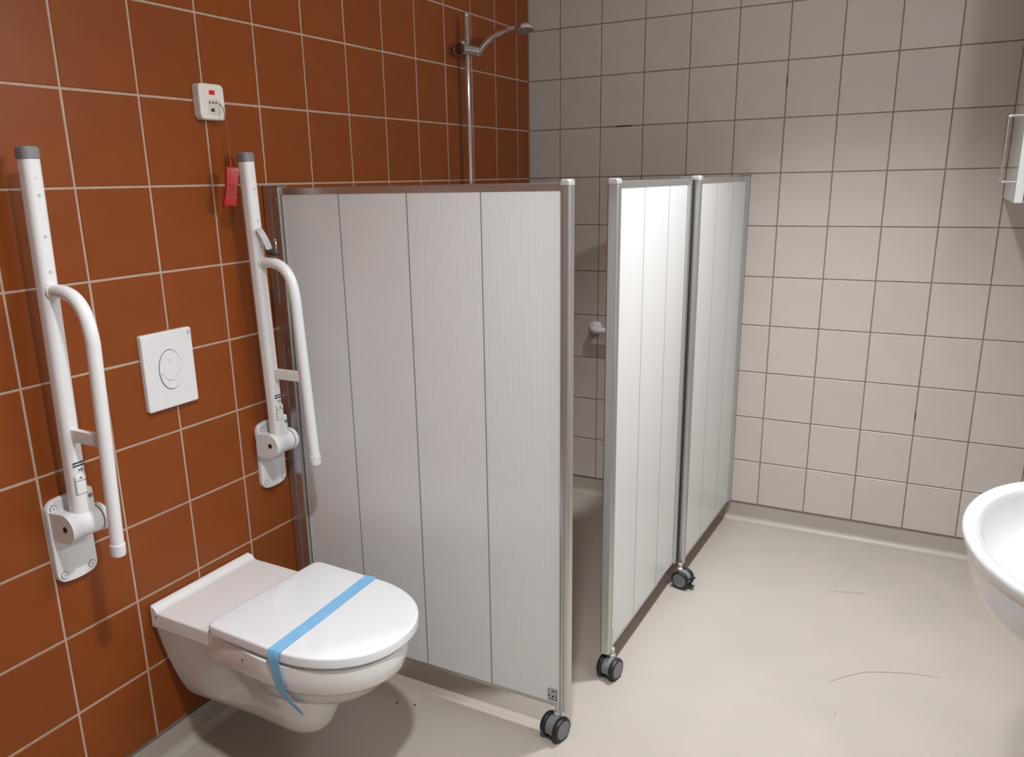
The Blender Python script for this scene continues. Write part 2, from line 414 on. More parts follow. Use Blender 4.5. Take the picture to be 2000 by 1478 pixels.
# blue tape strip over the lid
tp = []
for px, py, pz in ((0.462, -2.187, 0.262), (0.462, -2.200, 0.285), (0.458, -2.2250, 0.325), (0.455, -2.2400, 0.36), (0.451, -2.2435, 0.40), (0.448, -2.2450, 0.425), (0.447, -2.2460, 0.4375), (0.447, -2.2455, 0.4505), (0.447, -2.240, 0.4580),
                   (0.446, -2.20, 0.4583), (0.444, -2.12, 0.4585), (0.440, -2.04, 0.4585), (0.436, -1.96, 0.4585), (0.432, -1.88, 0.4583), (0.430, -1.857, 0.457), (0.430, -1.849, 0.450), (0.430, -1.849, 0.438), (0.430, -1.858, 0.42), (0.430, -1.868, 0.39)):
    tp.append(Vector((px, py, pz)))
bm = NB(); rings = []
for i, p in enumerate(tp):
    t = (tp[min(i + 1, len(tp) - 1)] - tp[max(i - 1, 0)]).normalized(); sd = Vector((1, 0, 0)); sd = (sd - t * sd.dot(t)).normalized(); nn = sd.cross(t) * -1
    if i < 9 and nn.y > 0: nn = -nn
    if 8 <= i <= 13 and nn.z < 0: nn = -nn
    if i > 13 and nn.y < 0: nn = -nn
    hw = 0.0172 if i > 7 else (0.005, 0.010, 0.013, 0.0135, 0.0145, 0.0155, 0.0165, 0.017)[i]
    o0 = 0.0; o1 = 0.0007
    rings.append([p - sd * hw + nn * o0, p + sd * hw + nn * o0, p + sd * hw + nn * o1, p - sd * hw + nn * o1])
loft(bm, rings)
tag(obj('tape_strip', bm, BLUE, None, (0.44, -2.05, 0.458)), 'light blue tape strip stuck across the closed toilet lid', 'tape')

# ---------------------------------------------------------------- flush plate
FY, FZ = -2.068, 1.027
t = thing('flush_plate', (0, FY, FZ - 0.096), 'white rectangular dual flush plate with oval push buttons on the orange tiles', 'flush plate')
bm = NB(); prism(bm, rrect(0.152, 0.192, 0.006), wall_frame(0.0005, FY, FZ), 0.0125, 0.004); obj('plate', bm, WHITEPL, t)
EA, EB = 0.0340, 0.0495; EZ = FZ + 0.0005; EYc = FY - 0.001
bm = NB(); prism(bm, [(EA * 1.03 * math.cos(2 * PI * k / 48), EB * 1.025 * math.sin(2 * PI * k / 48)) for k in range(48)], wall_frame(0.012, EYc, EZ), 0.0013); obj('button_recess', bm, mat('recess_grey', (96, 95, 94), 0.6), t)
def smile(x, off):  # dividing line between the two buttons
    q = x / EA
    return -0.028 + 0.021 * (abs(q) / 0.74) ** 2.2 if abs(q) < 0.74 else -0.007
up = []; lowp = []
a1 = -math.asin(0.007 / EB); N = 40
for k in range(N + 1):
    a = a1 + (PI - 2 * a1) * k / N; up.append((EA * 0.985 * math.cos(a), EB * 0.985 * math.sin(a)))
xe = EA * 0.985 * math.cos(a1)
for k in range(1, 24):
    x = -xe + 2 * xe * k / 24; up.append((x, smile(x, 0) + 0.0005))
bm = NB(); prism(bm, up, wall_frame(0.0125, EYc, EZ), 0.0032, 0.0012, 2); fb = obj('full_flush_button', bm, WHITEPL, t)
for k in range(N + 1):
    a = PI - a1 + (PI + 2 * a1) * k / N; lowp.append((EA * 0.985 * math.cos(a), EB * 0.985 * math.sin(a)))
for k in range(1, 24):
    x = xe - 2 * xe * k / 24; lowp.append((x, smile(x, 0) - 0.0005))
bm = NB(); prism(bm, lowp, wall_frame(0.0125, EYc, EZ), 0.0036, 0.0012, 2); obj('half_flush_button', bm, WHITEPL, t)
bm = NB(); cyl(bm, (0.0155, EYc - 0.001, EZ + 0.024), (0.0161, EYc - 0.001, EZ + 0.024), 0.0016, 10); obj('button_dot', bm, GREYINK, fb)
bm = NB(); prism(bm, [(0.005 * math.cos(2 * PI * k / 20), 0.0075 * math.sin(2 * PI * k / 20)) for k in range(20)], wall_frame(0.0129, FY + 0.066, FZ + 0.083), 0.0004); obj('maker_mark', bm, mat('faint_print', (190, 190, 192), 0.5), t)

# ---------------------------------------------------------------- folding support rails
SEC = rrect(0.037, 0.037, 0.013, 5)
def support_rail(label, py, bot, top, lowx_top, lowx_bot, ztip, dy_hub):
    """py: plate centre; bot/top: ends of the upright square tube"""
    t = thing('support_rail', (0, py, 0.61), label, 'support rail', 'folding support rails')
    H, Wd = 0.186, 0.099
    full = []
    for px_, pz_ in rrect(Wd, H, 0.017, 6):
        full.append((px_, pz_))
    # the short sides bow outwards
    dense = []
    for i, p in enumerate(full):
        q = full[(i + 1) % len(full)]; dense.append(p)
        if math.hypot(q[0] - p[0], q[1] - p[1]) > 0.03:
            for k in range(1, 8): dense.append((p[0] + (q[0] - p[0]) * k / 8, p[1] + (q[1] - p[1]) * k / 8))
    full = [(p[0], p[1] + math.copysign(0.008 * (1 - (p[0] / (Wd / 2)) ** 2), p[1]) * (1.0 if abs(p[1]) > H / 2 - 0.018 else 0.0)) for p in dense]
    bm = NB(); prism(bm, full, wall_frame(0.0005, py, 0.708), 0.0125, 0.003); plate = obj('wall_plate', bm, WHITEPL, t)
    for sy in (-1, 1):
        for sz in (-1, 1):
            cy_, cz_ = py + sy * 0.034, 0.708 + sz * 0.080
            bm = NB(); lathe(bm, (0.0128, cy_, cz_), (1, 0, 0), [(0, 0.0088), (0.0008, 0.0088), (0.0008, 0.0074)], 24); rg = obj('cover_ring', bm, GREYINK, plate)
            bm = NB(); lathe(bm, (0.0128, cy_, cz_), (1, 0, 0), [(0, 0.0074), (0.0018, 0.0074), (0.0022, 0.0066)], 24); obj('screw_cover', bm, WHITEPL, plate)
            bm = NB(); cyl(bm, (0.0148, cy_, cz_), (0.0154, cy_, cz_), 0.0014, 8); obj('cover_hole', bm, INK, plate)
    # hinge: flat cheek, barrel, dark seam, cap
    hx, hz = 0.058, 0.752; hy = py + dy_hub
    R = 0.034
    dpr = [(0.012, hz + R * 0.93)] + [(hx + R * math.sin(a), hz + R * math.cos(a)) for a in [PI * k / 20 for k in range(21)]] + [(0.012, hz - R * 0.93 - 0.004)]
    bm = NB()
    loft(bm, [[Vector((x, hy + d, z)) for x, z in dpr] for d in (-0.046, -0.028)])
    dpr2 = [(0.012, hz + 0.026)] + [(hx + 0.0305 * math.sin(a), hz + 0.0305 * math.cos(a)) for a in [PI * k / 20 for k in range(21)]] + [(0.012, hz - 0.026)]
    loft(bm, [[Vector((x, hy + d, z)) for x, z in dpr2] for d in (-0.030, 0.030)])
    hg = obj('hinge', bm, WHITEPL, t)
    bm = NB(); cyl(bm, (hx, hy + 0.030, hz), (hx, hy + 0.033, hz), 0.0298, 32); obj('hinge_seam', bm, GREYINK, hg)
    bm = NB(); cyl(bm, (hx, hy + 0.033, hz), (hx, hy + 0.047, hz), 0.0325, 32, 0.004); obj('hinge_cap', bm, WHITEPL, hg)
    bm = NB(); cyl(bm, (hx + 0.006, hy - 0.0468, hz + 0.002), (hx + 0.006, hy - 0.0455, hz + 0.002), 0.0068, 18); obj('hinge_bolt', bm, DARKPL, hg)
    # upright tube
    bot, top = Vector(bot), Vector(top); ax = (top - bot).normalized()
    capz = 0.024
    bm = NB(); sweep(bm, [bot, bot.lerp(top, 0.5), top - ax * capz], SEC, up=(1, 0, 0)); tube = obj('upright_tube', bm, WHITEP, t)
    bm = NB(); x_, y_, z_ = Vector((1, 0, 0)), None, ax
    rr = []
    for h, k in ((0.0, 1.05), (capz * 0.72, 1.05), (capz * 0.92, 0.96), (capz, 0.78)):
        rr.append([top - ax * capz + ax * h + Vector((a * k, b * k, 0)) for a, b in SEC])
    loft(bm, rr); obj('top_cap', bm, GREYCAP, t)
    def onface(dz, dy=0.0, dx=0.0):       # point on the tube's room-facing side
        p = bot.lerp(top, (dz - bot.z) / (top.z - bot.z)); return Vector((p.x + 0.0186 + dx, p.y + dy, dz))
    for zz, r in ((1.49, 0.0045), (1.455, 0.0035), (1.375, 0.0035), (1.305, 0.0035)):
        p = onface(zz); bm = NB(); lathe(bm, p - Vector((0.001, 0, 0)), (1, 0, 0), [(0, r), (0.0016, r), (0.0022, r * 0.7)], 14); obj('screw', bm, STICK if r < 0.004 else WHITEPL, tube)
    for zz in (0.8955, 0.889):
        p = onface(zz, 0.001); bm = NB(); box(bm, p - Vector((0.0008, 0.0135, 0.0016)), p + Vector((0.0002, 0.0135, 0.0016))); obj('label_stripe', bm, NAVY, tube)
    p = onface(0.879, 0.004); bm = NB(); box(bm, p - Vector((0.0008, 0.006, 0.0012)), p + Vector((0.0001, 0.006, 0.0012))); obj('label_print', bm, INK, tube)
    p = onface(0.8745, 0.004); bm = NB(); box(bm, p - Vector((0.0008, 0.008, 0.0006)), p + Vector((0.0001, 0.008, 0.0006))); obj('label_print', bm, GREYINK, tube)
    # release catch: sunken pocket with a tongue
    p = onface(0.845); bm = NB(); box(bm, p + Vector((-0.002, -0.0135, -0.021)), p + Vector((0.0003, 0.0135, 0.021)), 0.001, 1); pk = obj('catch_pocket', bm, mat('pocket_grey', (168, 166, 166), 0.5), t)
    bm = NB(); box(bm, p + Vector((-0.001, -0.0115, -0.020)), p + Vector((0.0022, 0.0115, 0.008)), 0.002, 2); obj('catch_tongue', bm, WHITEP, pk)
    bm = NB(); box(bm, p + Vector((-0.001, -0.0125, 0.0095)), p + Vector((0.0028, 0.0125, 0.022)), 0.0025, 2); obj('catch_lip', bm, WHITEP, pk)
    bm = NB(); cyl(bm, p + Vector((0.002, 0, 0.0165)), p + Vector((0.0034, 0, 0.0165)), 0.0026, 12); obj('catch_screw', bm, GREYINK, pk)
    # lug with pivot screw beside the foot of the tube
    q = bot.lerp(top, (0.80 - bot.z) / (top.z - bot.z))
    bm = NB(); box(bm, q + Vector((-0.016, 0.008, -0.035)), q + Vector((0.020, 0.026, 0.034)), 0.006, 3); lug = obj('pivot_lug', bm, WHITEPL, t)
    bm = NB(); cyl(bm, q + Vector((0.0195, 0.0165, 0.015)), q + Vector((0.0215, 0.0165, 0.015)), 0.0048, 14); obj('pivot_screw', bm, GREYINK, lug)
    # lower tube: leaves the upright, bends down and hangs free
    s = bot.lerp(top, (1.265 - bot.z) / (top.z - bot.z)); yl = s.y
    r_ = 0.0142
    pth = [Vector((s.x + 0.012, yl, 1.266)), Vector((s.x + 0.035, yl, 1.266))]
    xe_ = lowx_top
    x0_ = s.x + 0.045
    pth += bez((x0_, yl, 1.266), (xe_ - 0.028, yl, 1.262), (xe_ - 0.004, yl, 1.235), (xe_, yl, 1.165), 14)
    yb = bot.y
    pth += [Vector((xe_ + (lowx_bot - xe_) * k / 6, yl + (yb - yl) * k / 6, 1.165 + (ztip + 0.028 - 1.165) * k / 6)) for k in range(1, 7)]
    bm = NB(); sweep(bm, pth, r_, up=(0, 1, 0), n=22); lt = obj('lower_tube', bm, WHITEP, t)
    e = pth[-1]; dn = (pth[-1] - pth[-2]).normalized()
    bm = NB(); lathe(bm, e - dn * 0.002, dn, [(0, 0.0150), (0.001, 0.0160), (0.022, 0.0160), (0.027, 0.0145), (0.030, 0.010), (0.031, 0.002)], 24); obj('tip_cap', bm, WHITEPL, t)
    bm = NB(); sweep(bm, [Vector((s.x + 0.0185, yl, 1.266)), Vector((s.x + 0.021, yl, 1.266))], 0.0165, up=(0, 1, 0)); obj('weld_collar', bm, WHITEP, lt)
    # flat brace
    zb = 0.958; a_ = bot.lerp(top, (zb - bot.z) / (top.z - bot.z)); kx = lowx_top + (lowx_bot - lowx_top) * (1.165 - zb) / (1.165 - ztip)
    bm = NB(); box(bm, (a_.x + 0.014, a_.y - 0.007, zb - 0.0145), (kx - 0.006, a_.y + 0.007, zb + 0.0145), 0.003, 2); obj('brace', bm, WHITEP, t)
    return t
support_rail('white folded-up support rail at the far left, left of the flush plate', -2.388, (0.055, -2.389, 0.772), (0.077, -2.388, 1.548), 0.190, 0.169, 0.695, 0.0)
support_rail('white folded-up support rail between the flush plate and the shower screen', -1.752, (0.058, -1.770, 0.772), (0.056, -1.790, 1.548), 0.180, 0.190, 0.705, -0.012)

# paper roll holder clamped on the second rail
t = thing('paper_roll_holder', (0.075, -1.778, 1.28), 'curved steel and dark plastic paper roll holder on the support rail beside the screen', 'paper holder')
bm = NB(); pth = bez((0.0795, -1.792, 1.354), (0.090, -1.789, 1.341), (0.099, -1.786, 1.322), (0.103, -1.783, 1.300), 10)
sweep(bm, pth, [(-0.0009, -0.012), (0.0009, -0.012), (0.0009, 0.012), (-0.0009, 0.012)], up=(1, 0, 0.6)); obj('steel_strip', bm, mat('polished_steel', (235, 235, 238), 0.25, metal=0.6), t)
bm = NB(); pth = bez((0.098, -1.784, 1.299), (0.102, -1.782, 1.291), (0.110, -1.780, 1.2865), (0.124, -1.778, 1.286), 8)
sweep(bm, pth, rrect(0.007, 0.030, 0.003, 2), up=(0, 0, 1)); obj('clamp', bm, DARKPL, t)
bm = NB(); pth = [Vector((0.120, -1.774, 1.283)), Vector((0.116, -1.770, 1.318)), Vector((0.113, -1.768, 1.325)), Vector((0.109, -1.768, 1.326)), Vector((0.107, -1.769, 1.320))]
sweep(bm, pth, 0.0013, up=(0, 1, 0), n=8); obj('wire_hook', bm, CHROME, t)

# ---------------------------------------------------------------- alarm unit with pull cord
AY, AZ = -1.850, 1.668
t = thing('alarm_unit', (0, AY, AZ - 0.045), 'ivory emergency call unit with red light and red pull handle on a cord', 'alarm')
ol = rrect(0.082, 0.086, 0.013, 5)
bm = NB(); prism(bm, ol, wall_frame(0.0005, AY, AZ), 0.023, 0.005, 3); hs = obj('housing', bm, CREAMPL, t)
bm = NB(); box(bm, (0.022, AY - 0.010, AZ + 0.0165), (0.0262, AY + 0.008, AZ + 0.0275), 0.0015, 2); obj('red_light', bm, REDLENS, t)
bm = NB(); prism(bm, rrect(0.040, 0.038, 0.004, 3), wall_frame(0.0230, AY + 0.003, AZ - 0.0125), 0.0012, 0.0006, 1); ins = obj('inset_panel', bm, mat('ivory_inset', (206, 200, 190), 0.45), t)
for k in range(3):
    y = AY - 0.010 + 0.010 * k
    bm = NB(); lathe(bm, (0.0240, y, AZ - 0.002), (1, 0, 0), [(0, 0.0030), (0.0006, 0.0030), (0.0006, 0.0016)], 12); obj('symbol', bm, mat('symbol_grey', (84, 78, 76), 0.5), ins)
bm = NB(); box(bm, (0.0235, AY - 0.0085, AZ - 0.0235), (0.0248, AY + 0.0065, AZ - 0.0160), 0.0008, 1); sw = obj('slide_switch', bm, INK, ins)
bm = NB(); box(bm, (0.0240, AY + 0.0022, AZ - 0.0228), (0.0254, AY + 0.0052, AZ - 0.0168), 0.0006, 1); obj('slide_knob', bm, CREAMPL, sw)
bm = NB(); box(bm, (0.0225, AY + 0.031, AZ - 0.036), (0.0237, AY + 0.036, AZ - 0.0325), 0.0005, 1); obj('lanyard_hole', bm, INK, t)
# cord path in world space
c0 = Vector((0.0245, AY + 0.020, AZ - 0.002)); c1 = Vector((0.052, AY + 0.013, AZ - 0.055)); c2 = Vector((0.062, AY + 0.000, AZ - 0.142))
bm = NB(); sweep(bm, [c0, Vector((0.034, AY + 0.021, AZ - 0.012)), Vector((0.040, AY + 0.020, AZ - 0.030)), c1.lerp(c2, 0.2), c2], 0.0011, up=(0, 1, 0), n=8); obj('cord', bm, CORD, t)
hd = Vector((-0.03, 0.02, -1)).normalized()
bm = NB(); lathe(bm, c2 + Vector((0, 0, 0.004)), (0, -0.04, -1), [(0, 0.0022), (0.002, 0.0034), (0.018, 0.0034), (0.020, 0.0034)], 12); obj('handle_neck', bm, RED, t)
HM = Matrix.Translation(c2 + Vector((0.0, -0.002, -0.016))) @ Matrix.Rotation(math.radians(-3), 4, 'X') @ Matrix.Rotation(math.radians(-28), 4, 'Z')
bm = NB()
# handle: flat plate with waist, local x = width, z = down
rg = []
for h, wv, tv, sh in ((0, 0.029, 0.009, 0.005), (0.004, 0.034, 0.012, 0.005), (0.022, 0.033, 0.014, 0.003), (0.046, 0.029, 0.014, 0.0), (0.072, 0.031, 0.015, -0.004), (0.092, 0.034, 0.016, -0.007), (0.096, 0.031, 0.013, -0.007)):
    rg.append([HM @ Vector((b + 0.0, a + sh, -h)) for a, b in rrect(wv, tv, 0.003, 2)])
loft(bm, rg); ph = obj('pull_handle', bm, RED, t, ang=45)
for k in range(4):
    h = 0.045 + 0.0075 * k
    bm = NB(); obox(bm, HM @ Matrix.Translation((0.0072, 0.0005, -h)), (0.0016, 0.015, 0.0028), 0.0006, 1); obj('grip_rib', bm, mat('dark_red', (118, 14, 18), 0.4), ph)
bm = NB(); cyl(bm, HM @ Vector((0.004, 0.0125, -0.012)), HM @ Vector((0.0068, 0.0125, -0.012)), 0.0032, 12); obj('handle_hole', bm, MATS['dark_red'], ph)

# ---------------------------------------------------------------- shower rail and hand shower
RX, RY = 0.052, -0.622
t = thing('shower_rail', (0, RY, 1.0), 'vertical chrome shower rail with sliding holder on the orange wall', 'shower rail')
bm = NB(); cyl(bm, (RX, RY, 1.02), (RX, RY, 2.045), 0.0100, 24, 0.0015); obj('rod', bm, CHROME, t)
bm = NB(); cyl(bm, (RX, RY, 2.045), (RX, RY, 2.050), 0.0085, 24); obj('rod_plug', bm, ALUCAP, t)
for z in (1.04, 1.930):
    bm = NB(); lathe(bm, (0.0005, RY - 0.004, z), (1, 0, 0), [(0, 0.011), (0.004, 0.011), (0.006, 0.008), (RX - 0.004, 0.008)], 20); obj('wall_bracket', bm, CHROME, t)
HZ = 1.926
bm = NB(); ha, hb = Vector((RX + 0.004, RY - 0.052, HZ + 0.001)), Vector((RX + 0.030, RY + 0.034, HZ - 0.002))
lathe(bm, ha, hb - ha, [(0, 0.016), (0.002, 0.018), ((hb - ha).length - 0.002, 0.0175), ((hb - ha).length, 0.0155)], 28); sl = obj('slider', bm, CHROME, t)
bm = NB(); lathe(bm, ha, ha - hb, [(-0.002, 0.0185), (0.010, 0.0195), (0.012, 0.017)], 28); obj('knob', bm, mat('dark_chrome', (120, 96, 90), 0.2, metal=1.0), sl)
bm = NB(); obox(bm, Matrix.Translation((RX - 0.006, RY - 0.022, HZ + 0.022)), (0.014, 0.014, 0.018), 0.003, 2); obj('release_button', bm, ALUCAP, sl)

t = thing('hand_shower', (RX + 0.03, RY + 0.02, HZ), 'chrome hand shower with curved handle and round head in the rail holder', 'hand shower')
g0 = Vector((RX + 0.030, RY + 0.026, HZ - 0.016)); headc = Vector((0.262, -0.570, 1.990))
pth = bez(g0, g0 + Vector((0.035, 0.008, 0.062)), Vector((0.165, -0.585, 1.993)), headc + Vector((-0.020, -0.002, -0.001)), 16)
rads = [0.0100 + 0.0028 * math.sin(PI * i / 16) for i in range(17)]
bm = NB(); rings = []; ref = Vector((0, 1, 0))
for i, p in enumerate(pth):
    tt = (pth[min(i + 1, 16)] - pth[max(i - 1, 0)]).normalized(); u = (ref - tt * ref.dot(tt)).normalized(); v = tt.cross(u)
    rings.append([p + (u * math.cos(2 * PI * k / 18) + v * math.sin(2 * PI * k / 18)) * rads[i] for k in range(18)])
loft(bm, rings); obj('handle', bm, CHROME, t)
hax = Vector((0.16, -0.10, -1)).normalized()
bm = NB(); lathe(bm, headc - hax * 0.016, hax, [(0.003, 0.006), (0.004, 0.018), (0.007, 0.028), (0.012, 0.0350), (0.019, 0.0375), (0.024, 0.0375), (0.026, 0.0360)], 36); obj('head', bm, CHROME, t)
bm = NB(); lathe(bm, headc + hax * 0.008, hax, [(0, 0.0345), (0.0025, 0.0335)], 36); fp = obj('spray_face', bm, mat('spray_grey', (150, 146, 142), 0.4), t)
fx, fy, fz = frame_of(hax)
for rr_, nn in ((0.011, 6), (0.020, 10), (0.028, 14)):
    for k in range(nn):
        a = 2 * PI * k / nn; p = headc + hax * 0.0105 + (fx * math.cos(a) + fy * math.sin(a)) * rr_
        bm = NB(); cyl(bm, p, p + hax * 0.0018, 0.0013, 6); obj('nozzle', bm, DARKPL, fp)

# ---------------------------------------------------------------- grab bar on the back wall
GX, GZ = 0.330, 0.806
t = thing('grab_bar', (GX, 0, GZ - 0.03), 'white wall grab bar on the grey tiles, seen between the shower screens', 'grab bar')
bm = NB(); lathe(bm, (GX, -0.0005, GZ), (0, -1, 0), [(0, 0.031), (0.006, 0.031), (0.010, 0.026), (0.013, 0.020)], 32); obj('flange', bm, WHITEPL, t)
bm = NB(); lathe(bm, (0.86, -0.0005, GZ), (0, -1, 0), [(0, 0.031), (0.006, 0.031), (0.010, 0.026), (0.013, 0.020)], 32); obj('flange', bm, WHITEPL, t)
gy = -0.058
pth = [Vector((GX, -0.008, GZ))] + bez((GX, -0.028, GZ), (GX, gy + 0.008, GZ), (GX + 0.012, gy, GZ), (GX + 0.034, gy, GZ), 8)
pth += [Vector((0.86 - 0.034 - 0.0, gy, GZ))] + bez((0.86 - 0.033, gy, GZ), (0.86 - 0.012, gy, GZ), (0.86, gy + 0.008, GZ), (0.86, -0.028, GZ), 8) + [Vector((0.86, -0.008, GZ))]
bm = NB(); sweep(bm, pth, 0.0145, n=20); obj('bar', bm, WHITEPL, t)

# ---------------------------------------------------------------- castors and shower screens
def castor(parent, pos, ang, brake=False, stem_top=0.10):
    """twin-wheel castor standing on the floor at pos; ang: heading of the axle"""
    x, y = pos; ax = Vector((math.cos(ang), math.sin(ang), 0)); fw_ = Vector((-ax.y, ax.x, 0)); R = 0.034; c = Vector((x, y, R + 0.0004))
    M = Matrix((ax, fw_, Vector((0, 0, 1)))).transposed().to_4x4(); M.translation = c
    # housing between the wheels
    bm = NB(); hp = []
    for k in range(21):
        a = math.radians(-25 + 230 * k / 20); hp.append((R * 0.86 * math.cos(a), R * 0.86 * math.sin(a)))
    loft(bm, [[M @ Vector((d, p[0], p[1])) for p in hp] for d in (-0.0125, -0.011, 0.011, 0.0125)])
    hsg = obj('castor', bm, HUBGREY, parent)
    for s in (-1, 1):
        bm = NB(); lathe(bm, M @ Vector((s * 0.0130, 0, 0)), ax * s, [(0, R * 0.80), (0.001, R * 0.95), (0.004, R), (0.011, R), (0.0150, R * 0.93), (0.0165, R * 0.80), (0.0160, R * 0.74)], 36); obj('wheel', bm, DARK, hsg)
        bm = NB(); lathe(bm, M @ Vector((s * 0.0270, 0, 0)), ax * s, [(0, R * 0.76), (0.0022, R * 0.75), (0.0028, R * 0.68)], 32); obj('hub_disc', bm, HUBGREY, hsg)
    so = Vector((x, y, 0)) + fw_ * 0.012
    bm = NB(); lathe(bm, (so.x, so.y, R + 0.020), (0, 0, 1), [(0, 0.0105), (0.016, 0.0105), (0.020, 0.0075), (stem_top - R - 0.020, 0.0075)], 18); obj('stem', bm, ALUCAP, hsg)
    if brake:
        for hz_, tilt, ln in ((0.010, 22, 0.024), (-0.020, -14, 0.020)):
            bm = NB(); obox(bm, M @ Matrix.Translation((0, -R * 0.84 - ln * 0.35, hz_)) @ Matrix.Rotation(math.radians(-tilt), 4, 'X'), (0.017, ln, 0.006), 0.0025, 2); obj('brake_pedal', bm, DARKPL, hsg)
    return hsg

def screen(label, P0, P1, seams, ztop, zbot, post0, post1, loc, castor_at=None, board_ext=None):
    """screen between plan points P0 and P1 (centre line). seams: distances from P0 of the board edges.
    post0/post1: (width, kind) of the upright at each end; kind 'wall' or 'post'"""
    P0, P1 = Vector((*P0, 0)), Vector((*P1, 0)); L = (P1 - P0).length; d = (P1 - P0).normalized(); n = Vector((-d.y, d.x, 0))
    B = Matrix((d, n, Vector((0, 0, 1)))).transposed().to_4x4(); B.translation = P0
    t = thing('shower_screen', loc, label, 'shower screen', 'shower screens')
    def lb(x0, x1, y0, y1, z0, z1, bev=0.0, seg=2):
        bm = NB(); obox(bm, B @ Matrix.Translation(((x0 + x1) / 2, (y0 + y1) / 2, (z0 + z1) / 2)), (x1 - x0, y1 - y0, z1 - z0), bev, seg); return bm
    a0, a1 = seams[0], seams[-1]
    # rails
    obj('top_rail', lb(a0 - 0.004, a1 + 0.004, -0.0098, 0.0098, ztop - 0.019, ztop, 0.003), ALU, t)
    obj('bottom_rail', lb(a0 - 0.004, a1 + 0.004, -0.0105, 0.0105, zbot, zbot + 0.010, 0.002), ALU, t)
    # boards: one object each, own pivot so that the ribs follow the board
    for s0, s1 in zip(seams, seams[1:]):
        bm = NB(); box(bm, (s0 + 0.0013, -0.0080, zbot + 0.004), (s1 - 0.0013, 0.0080, ztop - 0.012), 0.0012, 1); finish(bm, 20)
        me = bpy.data.meshes.new('board'); bm.to_mesh(me); bm.free(); me.materials.append(BOARD)
        o = bpy.data.objects.new('board', me); COL.objects.link(o); o.parent = t
        Bl = B.copy(); Bl.translation = B.translation - Vector(loc); o.matrix_local = Bl
        # dark gasket between boards
    for s in seams[1:-1]:
        obj('joint_strip', lb(s - 0.0012, s + 0.0012, -0.0082, 0.0082, zbot + 0.006, ztop - 0.014), mat('joint_grey', (146, 145, 143), 0.6), t)
    for (xc, wd, kind) in (post0, post1):
        if kind == 'post':
            # rounded extrusion with a groove
            sec = rrect(wd, 0.031, 0.0065, 4)
            bm = NB(); loft(bm, [[B @ Vector((xc + p[0], p[1], z)) for p in sec] for z in (zbot - 0.006, ztop - 0.006)]); ps = obj('end_post', bm, ALU, t)
            bm = NB(); loft(bm, [[B @ Vector((xc + p[0] * k, p[1] * k, z)) for p in sec] for z, k in ((ztop - 0.006, 1.03), (ztop + 0.003, 1.03), (ztop + 0.006, 0.93), (ztop + 0.0075, 0.70))]); obj('post_cap', bm, ALUCAP, ps)
            for sgn in (-1, 1):
                obj('post_groove', lb(xc - 0.0008, xc + 0.0008, sgn * 0.0156 - 0.0004, sgn * 0.0156 + 0.0004, zbot, ztop - 0.012), GREYCAP, ps)
        else:
            ps = obj('wall_profile', lb(xc - wd / 2, xc + wd / 2, -0.019, 0.019, zbot - 0.0, ztop + 0.002, 0.003), ALU, t)
            obj('profile_groove', lb(xc - 0.003, xc + 0.001, -0.0196, 0.0196, zbot + 0.002, ztop), GREYCAP, ps)
            obj('profile_cap', lb(xc - wd / 2, xc + wd / 2, -0.0195, 0.0195, ztop + 0.002, ztop + 0.0055, 0.001, 1), GREYCAP, ps)
    return t, B, lb
# screen A: stands out from the left wall beside the toilet
tA, BA, lbA = screen('wide ribbed shower screen standing out from the orange wall beside the toilet', (0.0005, -1.665), (0.926, -1.665),
    [0.058, 0.2555, 0.4715, 0.685, 0.893], 1.456, 0.090, (0.029, 0.056, 'wall'), (0.9065, 0.026, 'post'), (0.0, -1.665, 0.0))
for z in (1.425, 1.0, 0.3):
    for dz in (0, -0.010):
        bm = NB(); cyl(bm, (0.044 + (0.003 if dz else 0), -1.6838, z + dz), (0.044 + (0.003 if dz else 0), -1.6860, z + dz), 0.0035, 12); obj('screw', bm, CHROME, tA)
castor(tA, (0.884, -1.682), math.radians(-14), stem_top=0.093)
st = obj('sticker', lbA(0.858, 0.887, -0.0091, -0.0079, 0.104, 0.146), STICK, tA)
for (x0, x1, z0, z1) in ((0.8595, 0.8855, 0.1370, 0.1385), (0.8595, 0.8855, 0.1245, 0.1258), (0.8595, 0.8608, 0.1245, 0.1385), (0.8842, 0.8855, 0.1245, 0.1385), (0.868, 0.882, 0.1310, 0.1340), (0.8598, 0.8645, 0.1150, 0.1215), (0.8695, 0.8775, 0.1150, 0.1205), (0.8815, 0.8848, 0.1140, 0.1220), (0.8810, 0.8852, 0.1060, 0.1115)):
    obj('sticker_print', lbA(x0, x1, -0.0095, -0.0088, z0, z1), INK, st)
obj('sticker_print', lbA(0.860, 0.878, -0.0095, -0.0088, 0.1065, 0.1120), GREYINK, st)
# screens C and B: hinged pair from the back wall (local x runs away from the wall)
PW, PM, PE = (0.957, -0.0005), (0.938, -0.690), (0.9135, -0.697)
tC, BC, lbC = screen('shower screen leaf joined to the grey back wall, farthest of the three', PW, PM,
    [0.030, 0.225, 0.449, 0.655], 1.457, 0.084, (0.016, 0.030, 'wall'), (0.671, 0.030, 'post'), (0.957, 0.0, 0.0))
castor(tC, (0.960, -0.708), math.radians(78), brake=True, stem_top=0.088)
tB, BB_, lbB = screen('free-standing end leaf of the shower screen pair, nearest the wheelchair gap', PE, (0.9055, -1.372),
    [0.022, 0.214, 0.440, 0.643], 1.455, 0.088, (0.0125, 0.019, 'wall'), (0.659, 0.030, 'post'), (0.9135, -0.697, 0.0))
tB['label'] = 'middle shower screen leaf with a free front post, hinged to the farthest leaf'
castor(tB, (0.9185, -1.356), math.radians(-12), stem_top=0.092)
